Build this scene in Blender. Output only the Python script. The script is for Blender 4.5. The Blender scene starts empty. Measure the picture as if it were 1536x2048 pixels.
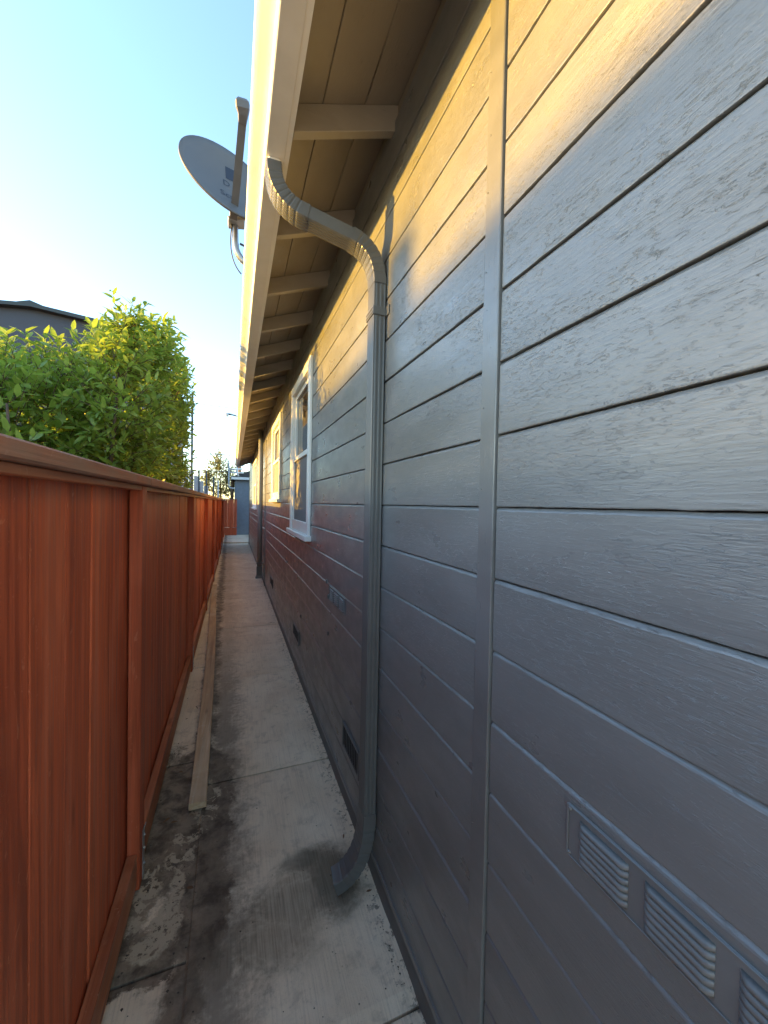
import bpy, bmesh, math, random
from mathutils import Vector, Matrix, noise as mnoise
random.seed(7)
R = math.radians
sc = bpy.context.scene
col = sc.collection
H = 1.69                      # camera height
# ------------------------------------------------------------------ camera
cd = bpy.data.cameras.new('camera'); cam = bpy.data.objects.new('camera', cd); col.objects.link(cam)
cd.sensor_fit = 'VERTICAL'; cd.sensor_height = 36.0; cd.lens = 36.0 * 770 / 2048
cd.clip_start = 0.02; cd.clip_end = 2000
yaw, pitch, roll = R(21.37), R(-1.04), 0.02
F = Vector((math.sin(yaw) * math.cos(pitch), math.cos(yaw) * math.cos(pitch), math.sin(pitch)))
RT = F.cross(Vector((0, 0, 1))).normalized(); UP = RT.cross(F)
R2 = RT * math.cos(roll) + UP * math.sin(roll); U2 = UP * math.cos(roll) - RT * math.sin(roll)
cam.matrix_world = Matrix(((R2.x, U2.x, -F.x, 0), (R2.y, U2.y, -F.y, 0), (R2.z, U2.z, -F.z, H), (0, 0, 0, 1)))
sc.camera = cam
# ------------------------------------------------------------------ sky, sun, exposure
SUN_TRAVEL = Vector((1.0, -0.24, -0.17)).normalized()
to_sun = -SUN_TRAVEL
el = math.asin(to_sun.z); az = math.atan2(to_sun.x, to_sun.y)       # clockwise from +Y
w = bpy.data.worlds.new('World'); sc.world = w; w.use_nodes = True
nt = w.node_tree; bg = nt.nodes['Background']
sky = nt.nodes.new('ShaderNodeTexSky'); sky.sky_type = 'NISHITA'; sky.sun_disc = False
sky.sun_elevation = el; sky.sun_rotation = az
sky.air_density = 1.0; sky.dust_density = 0.3; sky.ozone_density = 1.8
nt.links.new(sky.outputs[0], bg.inputs[0]); bg.inputs[1].default_value = 0.15
sd = bpy.data.lights.new('sun', 'SUN'); sd.energy = 3.0; sd.angle = R(0.65); sd.color = (1.0, 0.53, 0.06)
so = bpy.data.objects.new('sun', sd); col.objects.link(so)
so.rotation_euler = SUN_TRAVEL.to_track_quat('-Z', 'Y').to_euler(); so.location = (-20, 6, 8)
vs = sc.view_settings; vs.view_transform = 'Standard'; vs.look = 'None'; vs.exposure = 2.65; vs.gamma = 1.0
vs.use_curve_mapping = False
sc.render.engine = 'CYCLES'
sc.cycles.max_bounces = 7; sc.cycles.diffuse_bounces = 5; sc.cycles.transmission_bounces = 6

# ------------------------------------------------------------------ helpers
def tag(o, label=None, cat=None, group=None, kind=None):
    if label: o['label'] = label
    if cat: o['category'] = cat
    if group: o['group'] = group
    if kind: o['kind'] = kind
    return o
def empty(name, loc, label, cat, group=None):
    o = bpy.data.objects.new(name, None); col.objects.link(o); o.location = loc
    o.empty_display_size = .2
    return tag(o, label, cat, group)
def base_of(o):
    b = Vector((0, 0, 0))
    while o is not None:
        b += o.location; o = o.parent
    return b
def mk(name, verts, faces, mat, parent=None, smooth=False):
    """verts in world space; the object sits at its parent's base"""
    b = base_of(parent)
    me = bpy.data.meshes.new(name)
    me.from_pydata([(v[0] - b.x, v[1] - b.y, v[2] - b.z) for v in verts], [], faces)
    me.update()
    if smooth: me.polygons.foreach_set('use_smooth', [True] * len(me.polygons))
    me.materials.append(mat)
    o = bpy.data.objects.new(name, me); col.objects.link(o)
    if parent: o.parent = parent
    return o
def fix(bm): bmesh.ops.recalc_face_normals(bm, faces=bm.faces)
def from_bm(name, bm, mat, parent=None, smooth=False):
    fix(bm); b = base_of(parent)
    bmesh.ops.translate(bm, verts=bm.verts, vec=-b)
    me = bpy.data.meshes.new(name); bm.to_mesh(me); bm.free()
    if smooth: me.polygons.foreach_set('use_smooth', [True] * len(me.polygons))
    me.materials.append(mat)
    o = bpy.data.objects.new(name, me); col.objects.link(o)
    if parent: o.parent = parent
    return o
def add_box(bm, x0, x1, y0, y1, z0, z1, bev=0.0, rot=None, seg=1):
    r = bmesh.ops.create_cube(bm, size=1.0)
    vs_ = r['verts']
    c = Vector(((x0 + x1) / 2, (y0 + y1) / 2, (z0 + z1) / 2))
    for v in vs_:
        v.co = Vector((v.co.x * (x1 - x0), v.co.y * (y1 - y0), v.co.z * (z1 - z0)))
    if bev > 0:
        es = list({e for v in vs_ for e in v.link_edges})
        g = bmesh.ops.bevel(bm, geom=es, offset=bev, segments=seg, affect='EDGES', profile=.5)
        vs_ = list({v for f in g['faces'] for v in f.verts} | {v for v in vs_ if v.is_valid})
    for v in vs_:
        v.co = (rot @ v.co if rot else v.co) + c
    return vs_
def box(name, x0, x1, y0, y1, z0, z1, mat, parent=None, bev=0.003, rot=None):
    bm = bmesh.new(); add_box(bm, x0, x1, y0, y1, z0, z1, bev, rot)
    return from_bm(name, bm, mat, parent)
def prism(name, prof, y0, y1, mat, parent=None):
    """closed XZ profile swept along Y"""
    n = len(prof)
    v = [(p[0], y0, p[1]) for p in prof] + [(p[0], y1, p[1]) for p in prof]
    f = [(i, (i + 1) % n, n + (i + 1) % n, n + i) for i in range(n)] + [tuple(range(n))[::-1], tuple(range(n, 2 * n))]
    bm = bmesh.new(); vv = [bm.verts.new(p) for p in v]
    for q in f: bm.faces.new([vv[i] for i in q])
    return from_bm(name, bm, mat, parent)
def sweep(path, prof, side=Vector((0, 1, 0)), scales=None, caps=True):
    """prof in (side, normal) axes; returns verts, faces"""
    V, Fc = [], []; n = len(prof); m = len(path)
    for i, p in enumerate(path):
        a = path[max(0, i - 1)]; b = path[min(m - 1, i + 1)]
        t = (Vector(b) - Vector(a)).normalized()
        s = (side - t * side.dot(t)).normalized(); nn = t.cross(s)
        k = scales[i] if scales else 1.0
        for (u, q) in prof: V.append(tuple(Vector(p) + s * u * k + nn * q * k))
    for i in range(m - 1):
        for j in range(n):
            Fc.append((i * n + j, i * n + (j + 1) % n, (i + 1) * n + (j + 1) % n, (i + 1) * n + j))
    if caps: Fc += [tuple(range(n))[::-1], tuple(range((m - 1) * n, m * n))]
    return V, Fc
def tube(name, path, r, mat, parent=None, n=10, side=Vector((0, 1, 0)), scales=None):
    prof = [(r * math.cos(2 * math.pi * k / n), r * math.sin(2 * math.pi * k / n)) for k in range(n)]
    V, Fc = sweep(path, prof, side, scales)
    bm = bmesh.new(); vv = [bm.verts.new(p) for p in V]
    for q in Fc: bm.faces.new([vv[i] for i in q])
    return from_bm(name, bm, mat, parent, smooth=True)
def bez(p0, p1, p2, n):
    p0, p1, p2 = Vector(p0), Vector(p1), Vector(p2)
    return [p0 * (1 - t) ** 2 + p1 * 2 * t * (1 - t) + p2 * t * t for t in [i / n for i in range(n + 1)]]

# ------------------------------------------------------------------ material helper
class NB:
    def __init__(s, name):
        s.m = bpy.data.materials.new(name); s.m.use_nodes = True; s.t = s.m.node_tree; s.n = s.t.nodes
        s.b = s.n['Principled BSDF']; s.out = s.n['Material Output']
    def link(s, a, b): s.t.links.new(a, b)
    def val(s, x, sock):
        if hasattr(x, 'links'): s.link(x, sock)
        else: sock.default_value = x
    def pos(s):
        if not hasattr(s, '_p'): s._p = s.n.new('ShaderNodeNewGeometry').outputs['Position']
        return s._p
    def rnd(s):
        if not hasattr(s, '_r'): s._r = s.n.new('ShaderNodeObjectInfo').outputs['Random']
        return s._r
    def math(s, op, a, b=0.0, clamp=False):
        n = s.n.new('ShaderNodeMath'); n.operation = op; n.use_clamp = clamp
        s.val(a, n.inputs[0]); s.val(b, n.inputs[1]); return n.outputs[0]
    def vec(s, scale, off=0.0, src=None):
        """scaled position, shifted per object by off*random"""
        n = s.n.new('ShaderNodeVectorMath'); n.operation = 'MULTIPLY'
        s.link(src or s.pos(), n.inputs[0]); n.inputs[1].default_value = scale
        if not off: return n.outputs[0]
        a = s.n.new('ShaderNodeVectorMath'); a.operation = 'ADD'; s.link(n.outputs[0], a.inputs[0])
        s.link(s.math('MULTIPLY', s.rnd(), off), a.inputs[1]); return a.outputs[0]
    def noise(s, v, scale=1.0, detail=5.0, rough=.55, dist=0.0):
        n = s.n.new('ShaderNodeTexNoise'); s.link(v, n.inputs['Vector']); n.inputs['Scale'].default_value = scale
        n.inputs['Detail'].default_value = detail; n.inputs['Roughness'].default_value = rough
        n.inputs['Distortion'].default_value = dist; return n.outputs[0]
    def voro(s, v, scale):
        n = s.n.new('ShaderNodeTexVoronoi'); s.link(v, n.inputs['Vector']); n.inputs['Scale'].default_value = scale
        return n.outputs['Distance']
    def ramp(s, v, lo, hi, a=0.0, b=1.0):
        n = s.n.new('ShaderNodeMapRange'); n.interpolation_type = 'SMOOTHSTEP'; s.link(v, n.inputs[0])
        n.inputs[1].default_value = lo; n.inputs[2].default_value = hi
        n.inputs[3].default_value = a; n.inputs[4].default_value = b; return n.outputs[0]
    def mix(s, f, a, b):
        n = s.n.new('ShaderNodeMix'); n.data_type = 'RGBA'; s.val(f, n.inputs[0])
        for x, k in ((a, 6), (b, 7)):
            if hasattr(x, 'links'): s.link(x, n.inputs[k])
            else: n.inputs[k].default_value = (*x, 1)
        return n.outputs[2]
    def bump(s, h, strength, dist, prev=None):
        n = s.n.new('ShaderNodeBump'); n.inputs['Strength'].default_value = strength; n.inputs['Distance'].default_value = dist
        s.link(h, n.inputs['Height'])
        if prev is not None: s.link(prev, n.inputs['Normal'])
        return n.outputs[0]
    def done(s, color, rough, normal=None, spec=.5):
        if hasattr(color, 'links'): s.link(color, s.b.inputs['Base Color'])
        else: s.b.inputs['Base Color'].default_value = (*color, 1)
        s.val(rough, s.b.inputs['Roughness']); s.b.inputs['Specular IOR Level'].default_value = spec
        if normal is not None: s.link(normal, s.b.inputs['Normal'])
        return s.m
def grow(c, k): return tuple(min(1, x * k) for x in c)

def painted_wood(name, c, rough=.36, relief=1.0, axis='Y'):
    b = NB(name)
    sc1 = {'Y': (30, 9, 150), 'X': (3, 30, 70), 'Z': (40, 40, 3)}[axis]
    sc2 = {'Y': (60, 34.0, 420), 'X': (10, 60, 190), 'Z': (90, 90, 9)}[axis]
    sc3 = {'Y': (14, 26, 90), 'X': (7, 8, 26), 'Z': (20, 20, 6)}[axis]
    g1 = b.noise(b.vec(sc1, 61), 1, 5, .62, .25)
    g2 = b.noise(b.vec(sc2, 37), 1, 3, .6, .4)
    patch = b.ramp(b.noise(b.vec((1.6, 2.1, 7), 23), 1, 4), .40, .60)
    flake = b.ramp(b.noise(b.vec(sc3, 11), 1.6, 5, .66, .9), .56, .64)
    crack = b.ramp(b.math('ABSOLUTE', b.math('SUBTRACT', b.noise(b.vec(sc1, 91), .9, 3, .5, .3), .5)), 0, .012, 0, 1)
    crackm = b.ramp(b.noise(b.vec((6, 9, 22), 71), 1, 3), .57, .65)
    h = b.math('ADD', b.math('MULTIPLY', g1, .45), b.math('MULTIPLY', b.math('MULTIPLY', g2, patch), .5))
    h = b.math('ADD', h, b.math('MULTIPLY', b.math('MULTIPLY', flake, b.math('ADD', patch, .3)), .36))
    h = b.math('SUBTRACT', h, b.math('MULTIPLY', b.math('MULTIPLY', b.math('SUBTRACT', 1, crack), crackm), .7))
    orange = b.noise(b.vec((1, 1, 1)), 260, 2, .5)
    n1 = b.bump(orange, .10 * relief, .001)
    pv = b.ramp(b.voro(b.vec((9, 9, 9), 33), 1), .018, .045, 1, 0)
    pits = b.math('MULTIPLY', pv, b.ramp(b.noise(b.vec((2, 3, 5), 13), 1, 2), .50, .54))
    h = b.math('SUBTRACT', h, b.math('MULTIPLY', pits, .9))
    n2 = b.bump(h, .52 * relief, .0033, n1)
    tone = b.noise(b.vec((2, 1.2, 4), 17), 1.5, 4)
    cc = b.mix(b.ramp(tone, .3, .7), grow(c, .86), grow(c, 1.08))
    cc = b.mix(b.math('MULTIPLY', b.rnd(), .22), cc, (c[0] * 1.35, c[1] * 1.35, c[2] * 1.3))
    cc = b.mix(b.math('MULTIPLY', b.math('MULTIPLY', b.math('SUBTRACT', 1, crack), crackm), .3), cc, grow(c, .4))
    cc = b.mix(b.math('MULTIPLY', pits, .55), cc, grow(c, .3))
    rr = b.ramp(b.noise(b.vec((3, 3, 6), 5), 2, 4), .3, .7, rough - .07, rough + .1)
    b.b.inputs['Coat Weight'].default_value = .52; b.b.inputs['Coat Roughness'].default_value = .27
    b.link(n2, b.b.inputs['Coat Normal'])
    return b.done(cc, rr, n2, .5)
def plain_paint(name, c, rough=.4, var=.08, bump=.12, spec=.5):
    b = NB(name); n = b.noise(b.vec((1, 1, 1), 9), 9, 5)
    cc = b.mix(b.ramp(n, .3, .7), grow(c, 1 - var), grow(c, 1 + var))
    nn = b.bump(b.noise(b.vec((1, 1, 1)), 180, 3), bump, .0015)
    rr = b.ramp(n, .3, .7, rough - .05, rough + .1)
    return b.done(cc, rr, nn, spec)
def stained_wood(name, c, axis='Z', grey=0.0, rough=.55, dark=.55):
    b = NB(name)
    s1 = {'Z': (34, 34, 1.3), 'Y': (30, 1.2, 40), 'X': (1.2, 30, 40)}[axis]
    s2 = {'Z': (150, 150, 3.5), 'Y': (140, 3.5, 150), 'X': (3.5, 140, 150)}[axis]
    g1 = b.noise(b.vec(s1, 73), 1, 5, .6, 1.2); g2 = b.noise(b.vec(s2, 31), 1, 3, .6, .2)
    big = b.noise(b.vec((2.2, 2.2, 1.1), 19), 1, 4, .55, .5)
    a = b.mix(b.ramp(g1, .32, .68), grow(c, dark), grow(c, 1.2))
    a = b.mix(b.math('MULTIPLY', b.ramp(g2, .5, .72), .35), a, grow(c, .5))
    hue = b.mix(b.rnd(), (c[0] * .62, c[1] * .52, c[2] * .55), (c[0] * 1.3, c[1] * 1.42, c[2] * 1.35))
    a = b.mix(.38, a, hue)
    st = b.noise(b.vec({'Z': (17, 17, .55), 'Y': (17, .55, 17), 'X': (.55, 17, 17)}[axis], 29), 1, 4, .6, .6)
    a = b.mix(b.ramp(st, .52, .70, 0, .55), a, (c[0] * 1.3, c[1] * 1.75, c[2] * 2.2))
    a = b.mix(b.ramp(st, .30, .46, .6, 0), a, (c[0] * .52, c[1] * .38, c[2] * .36))
    a = b.mix(b.math('MULTIPLY', b.ramp(big, .50, .70), .45), a, (c[0] * 1.25, c[1] * 1.7, c[2] * 2.1))
    scuff = b.ramp(b.noise(b.vec((26, 26, 13), 53), 1, 6, .72, 1.5), .60, .68, 0, .45)
    a = b.mix(scuff, a, (c[0] * 1.35, c[1] * 2.3, c[2] * 3.2))
    kn = b.ramp(b.voro(b.vec({'Z': (7, 7, 1.7), 'Y': (7, 1.7, 7), 'X': (1.7, 7, 7)}[axis], 47), 1), .02, .13, 1, 0)
    a = b.mix(b.math('MULTIPLY', kn, .7), a, grow(c, .25))
    if grey > 0:
        gm = b.ramp(b.noise(b.vec((5, 2, 5), 3), 1.4, 5), .3, .65, 0, grey)
        a = b.mix(gm, a, (.27, .20, .15))
    h = b.math('ADD', b.math('MULTIPLY', g1, .6), b.math('MULTIPLY', g2, .6))
    nn = b.bump(h, .55, .003)
    return b.done(a, b.ramp(g1, .3, .7, rough - .1, rough + .15), nn, .35)

M = {}
PAINT = (.150, .156, .154)
M['siding'] = painted_wood('siding_paint', PAINT, .34, 1.0)
M['trim'] = painted_wood('trim_paint', grow(PAINT, .97), .36, .45, 'Z')
M['eave'] = painted_wood('eave_paint', (.24, .208, .165), .55, .9)
M['rafter'] = painted_wood('rafter_paint', (.29, .258, .21), .5, .6, 'X')
M['metal_grey'] = plain_paint('downspout_paint', grow(PAINT, .72), .33, .06, .06)
M['vent_grey'] = plain_paint('vent_paint', grow(PAINT, 1.02), .38, .08, .15)
M['stack'] = plain_paint('stack_paint', grow(PAINT, 1.25), .4, .08, .1)
M['foundation'] = plain_paint('foundation_paint', grow(PAINT, .75), .6, .2, .6)
M['white'] = plain_paint('white_paint', (.78, .77, .74), .38, .03, .12)
M['white_metal'] = plain_paint('gutter_paint', (.74, .72, .68), .34, .04, .05)
M['dark'] = plain_paint('cavity_shade', (.012, .012, .012), .9, .2, .1)  # near-black colour standing in for the shade inside the crawl vents
M['fence'] = stained_wood('redwood_stain', (.60, .125, .048))
M['fence_post'] = stained_wood('redwood_stain_post', (.50, .105, .042))
M['fence_rail'] = stained_wood('redwood_rail', (.46, .15, .065), 'Y')
M['cap'] = stained_wood('weathered_cap', (.46, .17, .09), 'Y', .75, .7)
M['plank'] = stained_wood('weathered_plank', (.56, .38, .22), 'Y', .25, .75, .7)
M['galv'] = plain_paint('galvanised', (.42, .43, .43), .4, .2, .2); M['galv'].node_tree.nodes['Principled BSDF'].inputs['Metallic'].default_value = .7
M['dish'] = plain_paint('dish_paint', (.125, .118, .112), .5, .06, .05)
M['dish_arm'] = plain_paint('dish_arm_paint', (.13, .118, .108), .5, .08, .05)
M['ink'] = plain_paint('dish_ink', (.03, .035, .05), .6, .1, .02)
M['render_grey'] = plain_paint('grey_wall_paint', (.20, .225, .26), .6, .08, .4)
M['nb_wall'] = plain_paint('slate_wall_paint', (.055, .06, .078), .7, .08, .4)
M['nb_trim'] = plain_paint('roof_edge', (.035, .045, .048), .6, .1, .2)
M['stucco'] = plain_paint('stucco', (.42, .37, .30), .85, .1, .6)
M['bark'] = plain_paint('bark', (.11, .075, .05), .9, .3, .8)
M['pole_wood'] = plain_paint('pole_wood', (.34, .20, .105), .85, .2, .6)
M['wire'] = plain_paint('wire', (.05, .05, .055), .6, .1, .05)
M['steel_dark'] = plain_paint('dark_steel', (.06, .065, .07), .5, .1, .1)
M['panel'] = plain_paint('panel_grey', (.46, .47, .48), .6, .1, .2)
def roof_mat():
    b = NB('asphalt_shingle'); n = b.noise(b.vec((1, 1, 1)), 60, 4)
    return b.done(b.mix(n, (.04, .038, .036), (.11, .10, .095)), .9, b.bump(n, .6, .004))
M['roof'] = roof_mat()
def glass_mat():
    b = NB('window_glass')
    n = b.noise(b.vec((1, 1, 1), 7), 3, 2)
    m = b.done((.03, .035, .035), .03, b.bump(n, .03, .01), .9); return m
M['glass'] = glass_mat()
def screen_mat():
    b = NB('insect_screen'); n = b.noise(b.vec((1, 1, 1), 7), 400, 2)
    return b.done(b.mix(n, (.16, .16, .165), (.24, .24, .245)), .85, b.bump(n, .3, .001), .3)
M['screen'] = screen_mat()
def leaf_mat(name, c1, c2, c3):
    b = NB(name); n = b.noise(b.vec((1, 1, 1)), 3.0, 3); n2 = b.noise(b.vec((1, 1, 1)), 23, 2)
    cc = b.mix(b.ramp(n, .3, .7), c1, c2); cc = b.mix(b.ramp(n2, .5, .72), cc, c3)
    b.done(cc, .38, None, .5)
    tr = b.n.new('ShaderNodeBsdfTranslucent'); b.link(b.mix(.55, cc, (.30, .40, .03)), tr.inputs[0])
    mx = b.n.new('ShaderNodeMixShader'); mx.inputs[0].default_value = .52
    b.link(b.b.outputs[0], mx.inputs[1]); b.link(tr.outputs[0], mx.inputs[2]); b.link(mx.outputs[0], b.out.inputs[0])
    return b.m
M['leaf'] = leaf_mat('bush_leaf', (.22, .34, .065), (.30, .43, .085), (.42, .49, .12))
M['leaf_far'] = leaf_mat('far_leaf', (.26, .19, .10), (.20, .20, .09), (.34, .20, .11))

def concrete_mat():
    b = NB('stained_concrete'); P = b.pos()
    sx = b.n.new('ShaderNodeSeparateXYZ'); b.link(P, sx.inputs[0]); X, Y = sx.outputs[0], sx.outputs[1]
    flat = b.vec((1, 1, 0))
    wob = b.math('SUBTRACT', b.noise(flat, 5.5, 8, .70, .5), .5)
    wob2 = b.math('SUBTRACT', b.noise(flat, 30, 6, .75), .5)
    W = b.math('ADD', b.math('MULTIPLY', wob, 1.3), b.math('MULTIPLY', wob2, .8))
    def ell(cx, cy, rx, ry, soft, wamp):
        dx = b.math('DIVIDE', b.math('SUBTRACT', X, cx), rx); dy = b.math('DIVIDE', b.math('SUBTRACT', Y, cy), ry)
        d = b.math('SQRT', b.math('ADD', b.math('MULTIPLY', dx, dx), b.math('MULTIPLY', dy, dy)))
        return b.ramp(b.math('ADD', d, b.math('MULTIPLY', W, wamp)), 1 - soft, 1 + soft, 1, 0)
    def mx(*a):
        r = a[0]
        for q in a[1:]: r = b.math('MAXIMUM', r, q)
        return r
    big = b.noise(flat, 2.2, 6, .6, .3); mid = b.noise(flat, 11, 7, .68, .3); fine = b.noise(flat, 120, 4, .6)
    broom = b.noise(b.vec((150, 4, 0)), 1, 3, .6, .4)
    c = b.mix(b.ramp(big, .3, .7), (.70, .57, .40), (.82, .71, .53))
    c = b.mix(b.math('MULTIPLY', b.ramp(mid, .50, .74), .42), c, (.23, .19, .14))
    c = b.mix(b.math('MULTIPLY', b.ramp(broom, .45, .75), .24), c, (.22, .18, .13))
    c = b.mix(b.math('MULTIPLY', b.ramp(fine, .58, .72), .25), c, (.12, .10, .08))
    # dirt band between the walk and the fence strip, all along the alley
    ln = b.math('SUBTRACT', X, b.math('SUBTRACT', -.136, b.math('MULTIPLY', Y, .0095)))
    band = b.ramp(b.math('ADD', b.math('ABSOLUTE', ln), b.math('MULTIPLY', W, .16)), .02, .10, .92, 0)
    # dirt that thins out to the far walk
    streak = b.math('MULTIPLY', b.ramp(b.math('ADD', b.math('ABSOLUTE', b.math('SUBTRACT', ln, .12)), b.math('MULTIPLY', W, .32)), .02, .2, .7, 0), b.ramp(Y, 2.6, 5.5, 1, .45))
    dark = mx(ell(-.16, 2.30, .18, .62, .13, .9), ell(-.11, 1.74, .13, .25, .12, .9), ell(-.34, 2.30, .16, .60, .13, .9), ell(-.27, 1.62, .15, .13, .12, 1.5), band)
    spots = b.ramp(b.noise(flat, 26, 7, .7, .5), .50, .62)
    c = b.mix(streak, c, (.13, .112, .088))
    c = b.mix(b.math('MULTIPLY', dark, b.ramp(mid, .36, .68, .98, .78)), c, b.mix(b.ramp(mid, .3, .7), (.075, .056, .038), (.21, .16, .108)))
    # damp patch below the spout
    damp = mx(ell(.30, 1.62, .22, .13, .5, 1.5), ell(.12, 1.50, .19, .10, .6, 1.6), ell(.42, 1.76, .12, .09, .5, 1.2))
    c = b.mix(b.math('MULTIPLY', damp, b.ramp(broom, .3, .7, .82, .45)), c, b.mix(broom, (.15, .122, .082), (.27, .225, .155)))
    moss = mx(ell(.44, 1.66, .10, .17, .4, .8), ell(.33, 1.80, .1, .05, .5, .8))
    c = b.mix(b.math('MULTIPLY', moss, .6), c, (.075, .070, .048))
    # flaked pale mortar on the dark strip
    fl = b.ramp(b.noise(flat, 13, 8, .62, .7), .47, .50)
    pale = mx(ell(-.235, 1.72, .07, .10, .15, 1.3), ell(-.28, 1.645, .07, .05, .2, 1.3), ell(-.21, 1.85, .03, .12, .2, 1.6), b.math('MULTIPLY', ell(-.22, 2.05, .06, .14, .2, 2.2), fl), b.math('MULTIPLY', ell(-.33, 1.88, .05, .15, .2, 2.2), fl), b.math('MULTIPLY', ell(-.12, 2.35, .07, .16, .2, 2.6), fl))
    pale = b.math('MULTIPLY', pale, b.ramp(b.noise(flat, 36, 7, .7), .40, .47))
    c = b.mix(b.math('MULTIPLY', pale, .9), c, (.52, .44, .31))
    # black specks by the wall
    edge = b.ramp(b.math('ADD', X, b.math('MULTIPLY', W, .16)), .50, .64)
    sp = b.ramp(b.noise(flat, 34, 6, .7), .52, .60)
    c = b.mix(b.math('MULTIPLY', b.math('MULTIPLY', edge, sp), .8), c, (.035, .03, .026))
    pit = b.ramp(b.voro(flat, 17), .035, .07, 1, 0)
    c = b.mix(b.math('MULTIPLY', pit, b.ramp(b.noise(flat, 6, 2), .5, .6, 0, .8)), c, (.04, .034, .028))
    h = b.math('ADD', b.math('MULTIPLY', mid, .5), b.math('MULTIPLY', b.math('ADD', fine, broom), .35))
    h = b.math('ADD', h, b.math('MULTIPLY', pale, .6)); h = b.math('SUBTRACT', h, b.math('MULTIPLY', pit, .6))
    nn = b.bump(h, .6, .005)
    return b.done(c, b.ramp(dark, 0, 1, .85, .7), nn, .3)
M['concrete'] = concrete_mat()
def soil_mat():
    b = NB('soil'); n = b.noise(b.vec((1, 1, 1)), 14, 8, .7)
    return b.done(b.mix(n, (.03, .024, .018), (.12, .095, .07)), .95, b.bump(n, .8, .02))
M['soil'] = soil_mat()

# ------------------------------------------------------------------ setting: ground and walk
g = mk('ground', [(-400, -400, -.06), (400, -400, -.06), (400, 600, -.06), (-400, 600, -.06)], [(0, 1, 2, 3)], M['soil'])
tag(g, kind='structure')
walk = bpy.data.objects.new('walkway', None); col.objects.link(walk); tag(walk, 'narrow stained concrete walkway between fence and house', 'walkway', kind='structure')
strip = bpy.data.objects.new('footing_strip', None); col.objects.link(strip); tag(strip, 'rough concrete strip along the foot of the red fence', 'footing', kind='structure')
def left_edge(y): return -.150 - .0095 * y
def slab(y0, y1, name, parent, fa, fb, ztop, tilt=0.0, jag=.004):
    """concrete slab with worn edges: fa/fb give the left and right edge at y"""
    n = max(4, int((y1 - y0) / .05)); bm = bmesh.new(); rows = []
    for i in range(n + 1):
        y = y0 + (y1 - y0) * i / n
        q = mnoise.noise(Vector((y * 9, ztop * 50 + 3, 0))); q2 = mnoise.noise(Vector((y * 7, 9, fa(y))))
        a = fa(y) + jag * q; b_ = fb(y) + jag * q2; z = ztop + tilt * (y - y0)
        lip = .006
        yy = y0 + .0 if i == 0 else y
        zz = z - (lip if i in (0, n) else 0)
        rows.append([bm.verts.new((a, yy, -.07)), bm.verts.new((a, yy, zz - lip)), bm.verts.new((a + .009, yy, zz)), bm.verts.new((b_ - .009, yy, zz)), bm.verts.new((b_, yy, zz - lip)), bm.verts.new((b_, yy, -.07))])
        if i == 0 or i == n - 1:
            pass
    for i in range(n):
        for j in range(5): bm.faces.new((rows[i][j], rows[i][j + 1], rows[i + 1][j + 1], rows[i + 1][j]))
    bm.faces.new(rows[0]); bm.faces.new(rows[-1][::-1])
    return from_bm(name, bm, M['concrete'], parent)
joints = [-.32, 1.13, 2.49, 3.95, 5.53, 7.2, 8.8, 10.4, 12.0, 13.6, 15.2, 16.9]
for a, b_ in zip(joints, joints[1:]):
    slab(a + .005, b_ - .005, 'slab', walk, lambda y: left_edge(y) + .022, lambda y: .66, 0.0 + random.uniform(-.002, .002))
slab(16.91, 18.6, 'slab', walk, lambda y: -.42, lambda y: .95, .05); slab(18.61, 22.2, 'slab', walk, lambda y: -.42, lambda y: .95, .055)
sj = [-.32, 1.55, 2.75, 4.3, 6.4, 8.5, 11.0, 13.5, 16.88]
for a, b_ in zip(sj, sj[1:]):
    slab(a + .004, b_ - .004, 'strip_slab', strip, lambda y: -.60, lambda y: left_edge(y) + .034, -.005 + random.uniform(-.004, .004) + (.012 if a > 4 else 0), jag=.012)

dw = mk('bounce_slab', [(-7, -14, -.004), (9, -14, -.004), (9, -.34, -.004), (-7, -.34, -.004)], [(0, 1, 2, 3)], M['concrete']); tag(dw, kind='structure')  # unseen pale ground added behind the camera to bounce sun into the alley
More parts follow.
